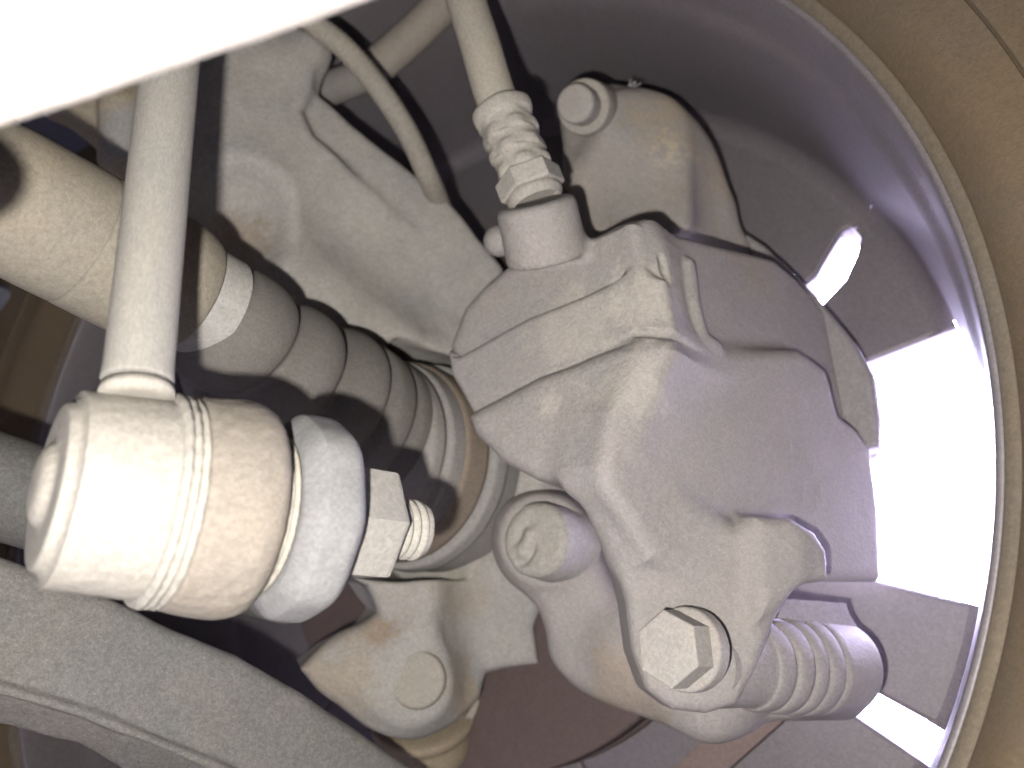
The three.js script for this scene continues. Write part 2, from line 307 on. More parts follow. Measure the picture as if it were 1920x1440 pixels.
// ------------------------------------------------------------------ wheel
const wheel = thing('wheel', 'silver alloy wheel with dusty brown tyre at the right, daylight shining through its openings', 'wheel', V(0, 0.3, 0));
{
  const a = V(0, 0.3, 0), b = V(0, 0.3, -1), wc = lin(0.205, 0.185, 0.195);
  const rim = revolve(a, b, [[0.134, 0.199], [0.132, 0.2025], [0.120, 0.2025], [0.03, 0.2035], [0.008, 0.2045], [0.001, 0.2030], [-0.0003, 0.2022], [-0.0001, 0.2011], [0.0009, 0.2003], [0.006, 0.1999], [0.024, 0.1995], [0.030, 0.1982], [0.034, 0.1974], [0.06, 0.1970], [0.088, 0.1968], [0.108, 0.1970], [0.122, 0.1976], [0.134, 0.199]], { seg: 220, step: 0.006 });
  part('rim_barrel', paint(rim, wc, { vary: 0.1, freq: 25, stain: SOOT, stainAmt: 0.12 }), M.wheel, wheel);
  const ty = revolve(a, b, soften([[0.15, 0.205], [0.19, 0.225], [0.20, 0.255], [0.185, 0.295], [0.16, 0.306], [0.03, 0.306], [0.004, 0.298], [-0.014, 0.278], [-0.021, 0.2655], [-0.0212, 0.2585], [-0.0215, 0.25], [-0.0205, 0.240], [-0.0190, 0.2330], [-0.0182, 0.2280], [-0.0178, 0.2252], [-0.0176, 0.2247], [-0.0160, 0.2246], [-0.0160, 0.2243], [-0.0172, 0.2240], [-0.0170, 0.2235], [-0.0155, 0.220], [-0.0152, 0.2165], [-0.0130, 0.2120], [-0.0085, 0.2085], [-0.0048, 0.2064], [-0.0015, 0.2050], [0.004, 0.2048]], 1), { seg: 200, step: 0.005 });
  part('tyre', paint(ty, lin(0.130, 0.092, 0.052), { vary: 0.3, freq: 30, warm: 0.1, stain: lin(0.125, 0.098, 0.07), stainAmt: 1.0 }), M.dust, wheel);
  const fl = revolve(a, b, soften([[0.0008, 0.2019], [-0.0006, 0.2020], [-0.0022, 0.2034], [-0.0028, 0.2052], [-0.002, 0.2058], [0.003, 0.206]], 2), { seg: 220, step: 0.003 });
  part('rim_flange', paint(fl, lin(0.15, 0.12, 0.085), { vary: 0.3, freq: 40, warm: 0.1, stain: lin(0.14, 0.125, 0.11), stainAmt: 0.6 }), M.dust, wheel);
  // spokes in the wheel's own polar measure: [degrees, radius], 24 mm thick, with a fillet against the barrel
  const t0 = 0.116, rad = d => d * Math.PI / 180, RO = 0.1972;
  const put = (list, name = 'spoke', th = 0.022, m = M.wheel) => {
    const pts = []; list.forEach(([d, r], i) => { const [d2, r2] = list[(i + 1) % list.length], n = Math.max(1, Math.ceil(Math.abs(d2 - d) / 4)); for (let k = 0; k < n; k++) { const q = rad(d + (d2 - d) * k / n), rr = r + (r2 - r) * k / n; pts.push(new THREE.Vector2(rr * Math.cos(q), 0.3 + rr * Math.sin(q))); } });
    const g = new THREE.ExtrudeGeometry(new THREE.Shape(pts), { depth: th - 0.004, bevelEnabled: true, bevelThickness: 0.002, bevelSize: 0.0018, bevelOffset: -0.0018, bevelSegments: 3, curveSegments: 4 });
    g.translate(0, 0, -t0 - th + 0.002); return part(name, paint(boxUV(g), wc, { vary: 0.1, freq: 25, stain: SOOT, stainAmt: 0.12 }), m, wheel);
  };
  const fillet = (d0, d1, parent, R = 0.010) => {
    const P = [], I = [], nA = 8, nB = Math.ceil(Math.abs(d1 - d0) / 1.5);
    for (let i = 0; i <= nB; i++) for (let k = 0; k <= nA; k++) { const q = rad(d0 + (d1 - d0) * i / nB), e = k / nA * Math.PI / 2, r = 0.1970 - R + R * Math.cos(e), t = t0 + 0.0003 - R + R * Math.sin(e); P.push(r * Math.cos(q), 0.3 + r * Math.sin(q), -t); }
    for (let i = 0; i < nB; i++) for (let k = 0; k < nA; k++) { const q = i * (nA + 1) + k; I.push(q, q + 1, q + nA + 1, q + 1, q + nA + 2, q + nA + 1); }
    const g = new THREE.BufferGeometry(); g.setAttribute('position', new THREE.Float32BufferAttribute(P, 3)); g.setIndex(I); g.computeVertexNormals();
    part('fillet', paint(boxUV(g), wc, { vary: 0.1, freq: 25, stain: SOOT, stainAmt: 0.12 }), M.wheel, parent);
  };
  put([[0, 0.057], [90, 0.057], [180, 0.057], [270, 0.057], [359.9, 0.057]], 'hub_centre', 0.034);
  const spoke = (d0, d1, up, lo, gap = 0) => { const s = put([...lo, ...up]); fillet(d0, d1, s); return s; };
  spoke(22.6, 39.5, [[39.62, RO], [39.6, 0.1885], [38.9, 0.188], [38.0, 0.186], [36.6, 0.181], [34.6, 0.172], [33.4, 0.160], [31, 0.11], [29, 0.058]], [[22, 0.058], [22.2, 0.13], [22.6, RO]]);
  spoke(-19.8, -7.1, [[-7, RO], [-6.6, 0.12], [-6, 0.058]], [[-20, 0.058], [-19.8, 0.12], [-19.8, RO]]);
  spoke(-62, -23.6, [[-23.6, RO], [-22.9, 0.12], [-22, 0.058]], [[-75, 0.058], [-64, 0.12], [-62, RO]]);
  spoke(39.7, 100, [[100, RO], [100, 0.058]], [[34, 0.058], [35, 0.115], [37.6, 0.165], [39.4, 0.176], [40.4, 0.183], [40.2, 0.187], [39.7, 0.1885], [39.65, RO]]);
  spoke(100.3, 166, [[166, RO], [166, 0.058]], [[100.5, 0.058], [100.3, RO]]);
  spoke(166.3, 230.9, [[230.9, RO], [230.9, 0.058]], [[166.3, 0.058], [166.3, RO]]);
  spoke(231, 297.8, [[297.8, RO], [295.9, 0.12], [284.8, 0.058]], [[231, 0.058], [231, RO]]);
  // rib on the back of the lower spoke
  part('spoke_rib', paint(boxUV(box(T(1262, 1490, 0.112), T(1452, 1320, 0.112), V(0, 0, 1), 0.0125, 0.008)), lin(0.25, 0.19, 0.17)), M.far, wheel);
}

// ------------------------------------------------------------------ brake disc
{
  const d = thing('brake_disc', 'rusty brown brake disc showing below the caliper bracket', 'brake disc', V(0, 0.3, -0.09));
  const a = V(0, 0.3, -0.086), b = V(0, 0.3, -1);
  part('friction_ring', paint(revolve(a, b, [[0.0, 0.03], [0.0, 0.1165], [0.001, 0.1175], [0.009, 0.1175], [0.0092, 0.105], [0.0118, 0.105], [0.012, 0.1175], [0.02, 0.1175], [0.021, 0.1165], [0.021, 0.03]], { seg: 140, step: 0.008 }), lin(0.125, 0.09, 0.083), { vary: 0.2, freq: 40, stain: lin(0.15, 0.105, 0.09), stainAmt: 0.6 }), M.far, d);
}

// ------------------------------------------------------------------ brake caliper
const PIN0 = D(1330, 1246, 0.236), PIN1 = D(1625, 1252, 0.272), pinDir = V().subVectors(PIN1, PIN0).normalize();
const cal = thing('brake_caliper', 'dust-grey cast brake caliper with stepped ribs filling the middle of the picture', 'brake caliper', T(1255, 1215, 0.01));
{
  const pArm = plane([1160, 980, 0.0085], [1255, 1215, 0.016], [1470, 1000, 0.034]);
  const pBr = plane([1190, 800, -0.0022], [1640, 900, 0.095], [1240, 1040, 0.0085]);
  const pUp = plane([1250, 480, 0.011], [1530, 600, 0.088], [1300, 640, 0.018]);
  const c0 = T(1066, 692, -0.002);
  const body = solid([
    [cyl(T(1072, 700, 0.007), T(1072, 700, 0.007).addScaledVector(AX, 0.05), 0.0335, 0.034, 0.012), 0],
    [slab(TP(0.0040), [[945, 494], [1000, 476], [1090, 448], [1150, 416], [1180, 405], [1218, 410], [1240, 440], [1250, 500], [1262, 580], [1256, 650], [1100, 730], [900, 770], [845, 700], [836, 645], [862, 574], [900, 532]], 0.042, 0.006), 0.003],
    [slab(TP(0.0010), [[836, 652], [858, 666], [985, 595], [1190, 513], [1244, 520], [1266, 620], [1190, 650], [1000, 720], [890, 785], [868, 745], [842, 700]], 0.03, 0.003), 0.0008],
    [slab(TP(-0.0030), [[866, 774], [888, 760], [1000, 701], [1190, 631], [1250, 630], [1264, 650], [1222, 740], [1185, 840], [1130, 893], [1060, 905], [990, 895], [930, 862], [880, 812]], 0.04, 0.007), 0.0008],
    [slab(pBr, [[1262, 640], [1335, 656], [1500, 650], [1555, 690], [1578, 775], [1612, 800], [1640, 838], [1655, 960], [1660, 1092], [1560, 1092], [1500, 1080], [1350, 1075], [1225, 1050], [1140, 920], [1130, 870], [1150, 770], [1200, 680]], 0.018, 0.005), 0.009],
    [slab(pArm, [[1142, 915], [1200, 925], [1280, 965], [1380, 990], [1480, 979], [1508, 1010], [1506, 1050], [1472, 1125], [1442, 1210], [1416, 1272], [1386, 1324], [1330, 1340], [1265, 1333], [1215, 1295], [1187, 1220], [1176, 1130], [1160, 1060], [1147, 970]], 0.024, 0.005), 0.010],
    [slab(pUp, [[1190, 412], [1225, 414], [1262, 434], [1450, 482], [1492, 515], [1532, 562], [1580, 622], [1622, 692], [1648, 780], [1655, 860], [1560, 800], [1480, 710], [1320, 700], [1220, 640]], 0.018, 0.004), 0.004],
    [chain([[1288, 500], [1296, 570], [1312, 636], [1335, 652]].map(q => pUp.at(...q)), 0.0028), 0.002],
    [slab(plane([1440, 980, 0.030], [1556, 1030, 0.044], [1490, 1100, 0.034]), [[1420, 970], [1480, 978], [1532, 994], [1556, 1030], [1560, 1086], [1490, 1096], [1430, 1160]], 0.012, 0.004), 0.006],
    // the neck that takes the hose
    [cyl(D(1028, 490, 0.268), D(1003, 378, 0.262), 0.0135, 0.0128, 0.003), 0.004],
    [ball(D(936, 452, 0.285), 0.0055), 0.003],
    [chain([[855, 665], [985, 593], [1190, 511]].map(q => T(q[0], q[1], 0.0020)), 0.0010), 0.0005, '-'],
    [chain([[886, 757], [1000, 696], [1190, 624], [1246, 626]].map(q => T(q[0], q[1], -0.0006)), 0.0014), 0.0005, '-'],
    [chain([[1240, 484], [1246, 508], [1256, 526]].map(q => T(q[0], q[1], 0.0052)), 0.0013), 0.0006, '-'],
  ], 0.0008, { lump: 0.00009 });
  const spots = [[T(1225, 560, 0.002), 0.018, PALE, 0.45], [T(1080, 610, 0), 0.02, PALE, 0.35], [T(1180, 735, -0.002), 0.013, PALE, 0.35], [T(1030, 760, -0.003), 0.005, PALE, 0.45], [T(1420, 470, 0.05), 0.02, OCHRE, 0.25], [T(1050, 400, 0.01), 0.012, PALE, 0.4]];
  part('housing', paint(body, CASTC, { vary: 0.12, freq: 45, spots, stain: lin(0.40, 0.365, 0.34), stainAmt: 0.4 }), M.cast, cal);
  // guide pin bolt
  const bA = T(1250, 1216, 0.0045), ax = AX.clone().multiplyScalar(0.8).addScaledVector(pinDir, 0.6).normalize();
  const head = hexPrism(bA, bA.clone().addScaledVector(ax, 0.009), 0.0100, { turn: 0.29, ch: 0.0006 });
  const bolt = part('guide_pin_bolt', paint(head, lin(0.47, 0.44, 0.40)), M.dust, cal);
  const flg = revolve(bA, bA.clone().addScaledVector(ax, 1), [[0.0080, 0.0001], [0.0081, 0.0104], [0.0085, 0.0110], [0.0094, 0.0112], [0.013, 0.0112]], { seg: 64 });
  part('flange', paint(flg, lin(0.43, 0.40, 0.37)), M.dust, bolt);
  // pin boot: rubber bellows between arm and bracket sleeve
  const bp = []; for (const [x0, x1, r] of [[1400, 1432, 82], [1434, 1462, 85], [1464, 1486, 87], [1488, 1514, 88]]) bp.push([x0, r - 8], [x0 + 2, r - 3], [x0 + 8, r], [x1 - 4, r], [x1 - 1, r - 5], [x1, r - 16]);
  part('pin_boot', paint(revolve(PIN0, PIN1, soften(axisProfile(PIN0, PIN1, [[1320, 78], ...bp, [1518, 70]]), 1), { step: 0.0015 }), lin(0.36, 0.33, 0.32)), M.rubber, cal);
  // worn foundry marks
  const marks = [];
  const mk = (x, y, w, h) => { const pts = [[x, y], [x + w, y], [x + w, y + h], [x, y + h]]; marks.push([slab(pBr, pts, 0.002, 0.0006), 0.0003]); };
  for (const [x, y] of [[1482, 824], [1500, 836], [1482, 856], [1512, 846], [1522, 862], [1506, 900], [1536, 904], [1504, 926], [1528, 930]]) mk(x, y, 6, 26);
  for (const m of marks) { const q = pBr.n.clone(); if (V().subVectors(EYE, pBr.p).dot(q) < 0) q.negate(); m[0] = { lo: m[0].lo.clone().addScaledVector(q, 0.00025), hi: m[0].hi.clone().addScaledVector(q, 0.00025), f: (f => p => f(V().copy(p).addScaledVector(q, -0.00025)))(m[0].f) }; }
  part('casting_marks', paint(solid(marks, 0.0005, { lump: 0 }), lin(0.38, 0.355, 0.345)), M.cast, cal);
}

// ------------------------------------------------------------------ caliper bracket
const brk = thing('caliper_bracket', 'dusty cast bracket behind the caliper, with a round-headed bolt at its upper and lower end', 'caliper bracket', T(1010, 1010, 0.05));
{
  const pE = plane([1100, 200, 0.045], [1100, 380, 0.045], [1300, 400, 0.060]);
  const pS = plane([1230, 250, 0.055], [1440, 470, 0.105], [1180, 400, 0.050]);
  const up = solid([
    [slab(pE, [[1048, 215], [1058, 178], [1085, 158], [1130, 150], [1170, 160], [1215, 180], [1260, 215], [1290, 300], [1300, 400], [1262, 440], [1180, 420], [1090, 412], [1080, 370], [1072, 338], [1058, 330], [1056, 270]], 0.02, 0.006, true), 0],
    [slab(pS, [[1170, 160], [1215, 180], [1282, 234], [1345, 294], [1388, 365], [1404, 425], [1446, 472], [1475, 530], [1400, 560], [1280, 520], [1170, 440], [1130, 300], [1140, 190]], 0.018, 0.008, true), 0.012],
    [cap(pE.at(1140, 420), pE.at(1120, 330), 0.007, 0.004), 0.014],
    [ball(D(1225, 300, 0.346), 0.018), 0.02],
    [cap(D(1340, 430, 0.355), D(1440, 500, 0.365), 0.006), 0.01],
    [ball(D(1150, 330, 0.296), 0.022), 0.012, '-'],
  ], 0.0009);
  part('upper_ear', paint(up, lin(0.37, 0.34, 0.31), { vary: 0.2, freq: 55, warm: 0.1, spots: [[D(1235, 305, 0.33), 0.016, lin(0.66, 0.6, 0.46), 0.9], [D(1230, 250, 0.33), 0.022, OCHRE, 0.5], [D(1330, 330, 0.34), 0.02, OCHRE, 0.4]] }), M.cast, brk);
  const pL = plane([1000, 1010, 0.045], [1020, 1250, 0.050], [1400, 1250, 0.062]);
  const lo = solid([
    [slab(pL, [[933, 1012], [948, 958], [1005, 938], [1062, 955], [1096, 1010], [1128, 1075], [1170, 1140], [1250, 1120], [1330, 1150], [1380, 1250], [1390, 1320], [1385, 1348], [1250, 1347], [1150, 1326], [1068, 1293], [1022, 1240], [1010, 1180], [986, 1118], [950, 1072]], 0.022, 0.009, true), 0],
    [cyl(T(1016, 1011, 0.042), T(1020, 1012, 0.06), 0.0150, 0.019, 0.003), 0.010],
    [cyl(D(1512, 1250, 0.2575), D(1592, 1248, 0.2690), 0.0146, 0.0136, 0.004), 0.003],
    [cap(D(1565, 1296, 0.273), T(1330, 1306, 0.062), 0.008), 0.010],
    [cap(T(1180, 1230, 0.058), T(1330, 1310, 0.058), 0.01), 0.015],
  ], 0.0009);
  part('lower_arm', paint(lo, lin(0.38, 0.35, 0.33), { vary: 0.16, freq: 50, spots: [[T(1180, 1290, 0.05), 0.02, lin(0.36, 0.29, 0.21), 0.6]] }), M.cast, brk);
  part('outer_rail', paint(solid([[slab(TP(0.094), [[1390, 430], [1430, 456], [1490, 512], [1542, 566], [1602, 640], [1638, 705], [1648, 780], [1648, 836], [1580, 850], [1450, 610]], 0.012, 0.003), 0]], 0.0012), lin(0.33, 0.31, 0.31)), M.far, brk);
  // upper bolt
  const ua = D(1076, 193, 0.304), ub = D(1126, 212, 0.335);
  const uL = ua.distanceTo(ub);
  const u1 = part('bolt', paint(revolve(ua, ub, soften([[0, 0.0001], [0.0003, 0.0056], [0.001, 0.0070], [0.003, 0.0073], [0.019, 0.0073]], 1)), lin(0.42, 0.39, 0.36)), M.dust, brk);
  part('flange', paint(revolve(ua, ub, [[0.0105, 0.0001], [0.0108, 0.0098], [0.0118, 0.0104], [0.015, 0.0107], [uL + 0.006, 0.0109]]), lin(0.40, 0.37, 0.33)), M.dust, u1);
  // lower bolt with a caked, chipped recess
  const la = T(1000, 1010, 0.030), lb = la.clone().addScaledVector(AX, 0.026);
  const bolt = solid([
    [cyl(la, lb, 0.0126, 0.0140, 0.004), 0],
    [cap(D(985, 968, (depthOf(la) - 0.0005)), D(978, 1002, (depthOf(la) - 0.0005)), 0.0040, 0.0046), 0.0012, '-'],
    [cap(D(985, 1030, (depthOf(la) - 0.0005)), D(976, 1046, (depthOf(la) - 0.0005)), 0.0036, 0.0030), 0.0012, '-'],
    [cap(D(996, 1004, (depthOf(la) + 0.0025)), D(984, 1036, (depthOf(la) + 0.0025)), 0.0026, 0.0028), 0.002],
  ], 0.0006, { lump: 0.0004, freq: 160 });
  part('bolt', paint(bolt, lin(0.40, 0.38, 0.34), { vary: 0.2, freq: 90 }), M.dust, brk);
  // spring clip by the pin sleeve
  const pc = plane([1480, 1130, 0.252, 'd'], [1600, 1140, 0.268, 'd'], [1500, 1185, 0.2505, 'd']);
  part('spring_clip', paint(solid([[slab(pc, [[1455, 1120], [1588, 1130], [1594, 1150], [1612, 1180], [1560, 1178], [1462, 1160]], 0.0016, 0.0006), 0]], 0.0007, { lump: 0 }), lin(0.36, 0.33, 0.34)), M.dust, brk);
}
{
  const at = D(1186, 168, 0.33), f = thing('lint_tuft', 'tiny tuft of white fibres caught on top of the upper bracket ear', 'lint', at);
  for (const [x, y, z] of [[1182, 150, 0.328], [1191, 153, 0.331], [1201, 157, 0.326], [1187, 158, 0.33]]) part('fibre', paint(tube([D(1178, 172, 0.334), D((1178 + x) / 2 + 1, (172 + y) / 2 - 3, 0.332), D(x, y, z)], 0.0004, 6, 10), lin(0.8, 0.8, 0.82), { vary: 0 }), M.dust, f);
}

// ------------------------------------------------------------------ brake hose
{
  const e0 = D(1006, 376, 0.2625), e1 = D(926, 172, 0.272), L = e0.distanceTo(e1);
  const h = thing('brake_hose', 'dusty rubber brake hose with crimped metal end running into the top of the caliper', 'brake hose', e0);
  const w = V().subVectors(e1, e0).normalize();
  part('hose', paint(tube([e0.clone().addScaledVector(w, L * 0.6), e1, D(899, 80, 0.278), D(873, 0, 0.285), D(835, -110, 0.30)], 0.0068, 32), lin(0.50, 0.46, 0.385), { vary: 0.1 }), M.rubber, h);
  const pr = [[0.004, 0.0001], [0.004, 0.0082], [0.0048, 0.0096], [0.0085, 0.0096], [0.0092, 0.0088]];
  const fer = part('ferrule', paint(revolve(e0, e1, soften([[0.0095, 0.0085], [0.0105, 0.0094], [0.0125, 0.0092], [0.0138, 0.0083], [0.0152, 0.0083], [0.0172, 0.0094], [0.0192, 0.0092], [0.0205, 0.0083], [0.0218, 0.0083], [0.0238, 0.0094], [0.0258, 0.0093], [0.0272, 0.0085], [0.0285, 0.0086], [0.031, 0.0099], [0.034, 0.0101], [0.0352, 0.0092], [0.0354, 0.006]], 1), { step: 0.0008, wob: (s, r, th) => (s < 0.03 ? 0.0089 + (r - 0.0089) * 0.55 + 0.0005 * Math.cos(6 * th + 2.4 * Math.floor((s - 0.0095) / 0.0068)) * sstep(0.0083, 0.0092, r) : r + 0.0002 * Math.cos(5 * th)) }), lin(0.46, 0.43, 0.38), { vary: 0.12 }), M.dust, h);
  part('hex_fitting', paint(hexPrism(e0.clone().addScaledVector(w, 0.0028), e0.clone().addScaledVector(w, 0.0098), 0.0108, { turn: 0.5 }), lin(0.46, 0.43, 0.39)), M.dust, h);
  part('seat_ring', paint(revolve(e0, e1, [[-0.001, 0.008], [0.0006, 0.0092], [0.0022, 0.0092], [0.003, 0.0086]]), lin(0.42, 0.39, 0.35)), M.dust, h);
}
// ------------------------------------------------------------------ sensor cable and pipe behind
{
  const c = thing('sensor_cable', 'thin ribbed grey cable curving down behind the knuckle edge', 'cable', D(830, 385, 0.335));
  const pts = [[520, -30], [585, 40], [648, 92], [712, 168], [765, 250], [800, 325], [832, 400], [865, 470]].map(([x, y], i) => D(x, y, 0.298 + 0.006 * i + (i > 5 ? 0.018 * (i - 5) : 0)));
  const g = new THREE.TubeGeometry(new THREE.CatmullRomCurve3(pts), 420, 0.0044, 18, false), p = g.attributes.position, n = g.attributes.normal;
  for (let i = 0; i < p.count; i++) { const ring = Math.floor(i / 19), k = 0.00012 * Math.sin(ring * 1.05); p.setXYZ(i, p.getX(i) + n.getX(i) * k, p.getY(i) + n.getY(i) * k, p.getZ(i) + n.getZ(i) * k); }
  g.computeVertexNormals(); part('sheath', paint(boxUV(g), lin(0.36, 0.33, 0.28)), M.rubber, c);
  const t = thing('brake_pipe', 'straight dusty pipe slanting behind the thin cable at the top', 'pipe', D(850, 0, 0.35));
  part('pipe', paint(tube([D(890, -50, 0.35), D(760, 78, 0.35), D(690, 138, 0.352)], 0.0078), lin(0.36, 0.32, 0.27)), M.rubber, t);
  part('sleeve', paint(tube([D(690, 138, 0.352), D(640, 158, 0.355), D(560, 185, 0.36)], 0.0073), lin(0.30, 0.28, 0.26)), M.rubber, t);
}

// ------------------------------------------------------------------ steering knuckle
{
  const k = thing('steering_knuckle', 'large dust-grey cast steering knuckle behind the drive shaft and the caliper', 'steering knuckle', V(0, 0.3, -0.06));
  const pk = plane([450, 200, 0.318, 'd'], [850, 450, 0.338, 'd'], [900, 1150, 0.315, 'd']);
  const pf = plane([450, 200, 0.3125, 'd'], [850, 450, 0.3330, 'd'], [900, 1150, 0.3105, 'd']);
  const at = (x, y, o = 0) => { const p = pk.at(x, y); return p.addScaledVector(ray(x, y).normalize(), o); };
  const hubC = V(0, 0.3, -0.035);
  const body = solid([
    [slab(pk, [[250, 60], [400, 0], [560, 36], [607, 88], [600, 172], [700, 262], [840, 368], [945, 495], [1000, 620], [1030, 900], [1030, 1050], [1010, 1180], [1018, 1248], [930, 1275], [908, 1310], [850, 1335], [760, 1352], [690, 1355], [640, 1312], [565, 1256], [612, 1222], [680, 1185], [720, 1150], [690, 1100], [500, 1000], [400, 900], [300, 600]], 0.03, 0.005), 0],
    [slab(pf, [[250, 60], [400, 0], [552, 45], [596, 90], [588, 165], [572, 205], [590, 250], [700, 342], [820, 438], [905, 520], [850, 640], [700, 640], [400, 640], [300, 500]], 0.02, 0.004), 0.004],
    [cap(at(470, 330, 0.004), at(800, 590, 0.004), 0.006, 0.006), 0.016],
    [cap(at(655, 400, -0.016), at(850, 540, -0.014), 0.019, 0.020), 0.012, '-'],
    [cap(at(520, 120, 0.002), at(585, 100, 0.002), 0.006), 0.01],
    [ball(at(440, 392, -0.0180), 0.0245), 0.005, '-'],
    // hub carrier and lower limb
    [cyl(V(0, 0.3, -0.046), V(0, 0.3, -0.09), 0.056, 0.06, 0.006), 0.010],
    [cap(at(860, 1080, 0.004), at(790, 1230, 0.002), 0.010, 0.012), 0.02],
    [cap(at(660, 1250, 0.002), at(760, 1290, 0.002), 0.010, 0.014), 0.012],
    [cap(at(925, 1090, -0.014), at(935, 1230, -0.014), 0.018, 0.018), 0.014, '-'],
    [cyl(at(780, 1275, -0.006), at(780, 1275, 0.01), 0.0120, 0.018, 0.005), 0.012],
    [cyl(V(0, 0.3, -0.02), V(0, 0.3, -0.060), 0.0455, 0.0455, 0.002), 0.002, '-'],
  ], 0.001, { lump: 0.0004, freq: 60 });
  part('casting', paint(body, KNUC, { vary: 0.16, freq: 35, warm: 0.06, stain: lin(0.30, 0.30, 0.295), stainAmt: 0.6, spots: [[at(455, 450, 0.01), 0.014, lin(0.34, 0.275, 0.215), 0.8], [at(712, 1195, 0), 0.009, RUST, 0.55], [at(640, 1270, 0), 0.022, lin(0.42, 0.34, 0.24), 0.5], [at(840, 1290, 0), 0.016, lin(0.42, 0.34, 0.24), 0.5], [at(880, 1300), 0.01, OCHRE, 0.4], [at(860, 1110), 0.016, OCHRE, 0.3]] }), M.far, k);
  const ba = at(782, 1274, -0.015), bb = at(785, 1275, 0);
  part('bolt', paint(revolve(ba, bb, soften([[0, 0.0001], [0.0003, 0.0082], [0.0012, 0.0098], [0.004, 0.0103], [0.014, 0.0104]], 1)), lin(0.41, 0.38, 0.33)), M.dust, k);
}

// ------------------------------------------------------------------ drive shaft with its bellows
{
  const A = D(380, 566, 0.236), B = V(0, 0.3, -0.008);
  const d = thing('drive_shaft', 'dusty drive shaft with a stepped rubber bellows leading to its rust-banded joint', 'drive shaft', B);
  const boot = axisProfile(A, B, [[372, 96], [392, 99], [398, 104], [404, 113], [424, 121], [440, 123], [456, 121], [466, 112], [470, 100], [478, 100], [484, 118], [496, 134], [512, 142], [526, 141], [536, 130], [541, 114], [549, 116], [554, 140], [566, 160], [580, 170], [589, 165], [593, 150], [598, 152], [602, 172], [612, 176], [622, 178], [628, 173], [631, 164], [635, 166], [638, 178], [648, 182]]);
  part('bellows', paint(revolve(A, B, soften(boot, 2), { seg: 128, step: 0.0015 }), lin(0.165, 0.152, 0.138), { vary: 0.14, freq: 50, stain: lin(0.145, 0.136, 0.13), stainAmt: 0.5 }), M.rubber, d);
  const jt = revolve(B, V(0, 0.3, -1), [[-0.016, 0.026], [-0.003, 0.0315], [-0.001, 0.0330], [0.001, 0.0348], [0.006, 0.0353], [0.0068, 0.0340], [0.0082, 0.0340], [0.009, 0.0362], [0.016, 0.0366]], { seg: 128, step: 0.002 });
  part('clamp_band', paint(jt, lin(0.33, 0.31, 0.29)), M.dust, d);
  part('joint_housing', paint(revolve(B, V(0, 0.3, -1), [[0.016, 0.0367], [0.0168, 0.0378], [0.0285, 0.0384], [0.0295, 0.0370], [0.05, 0.036]], { seg: 128, step: 0.002 }), lin(0.28, 0.225, 0.175), { vary: 0.25, freq: 40, stain: lin(0.34, 0.30, 0.27), stainAmt: 1.4 }), M.far, d);
  part('seal_ring', paint(revolve(B, V(0, 0.3, -1), [[0.0297, 0.0360], [0.0300, 0.0398], [0.0310, 0.0408], [0.0370, 0.0414], [0.0380, 0.0404], [0.06, 0.040]], { seg: 128, step: 0.002 }), lin(0.35, 0.335, 0.315)), M.far, d);
  const S0 = D(-60, 334, 0.19), S1 = D(384, 568, 0.2365), L = S0.distanceTo(S1);
  part('shaft', paint(revolve(S0, S1, [[0, 0.0001], [0.001, 0.0158], [L, 0.0158], [L + 0.004, 0.0158]], { seg: 96 }), lin(0.44, 0.425, 0.40)), M.dust, d);
  const D1 = axisProfile(S0, S1, [[-90, 120], [-60, 139], [146, 134], [150, 131], [156, 131], [160, 134], [300, 129], [322, 126], [346, 117], [352, 112], [354, 105]]);
  part('damper_weight', paint(revolve(S0, S1, soften(D1, 1), { seg: 128 }), lin(0.29, 0.26, 0.205), { vary: 0.12, freq: 60, warm: 0.1, stain: lin(0.31, 0.25, 0.17), stainAmt: 0.4 }), M.dust, d);
}

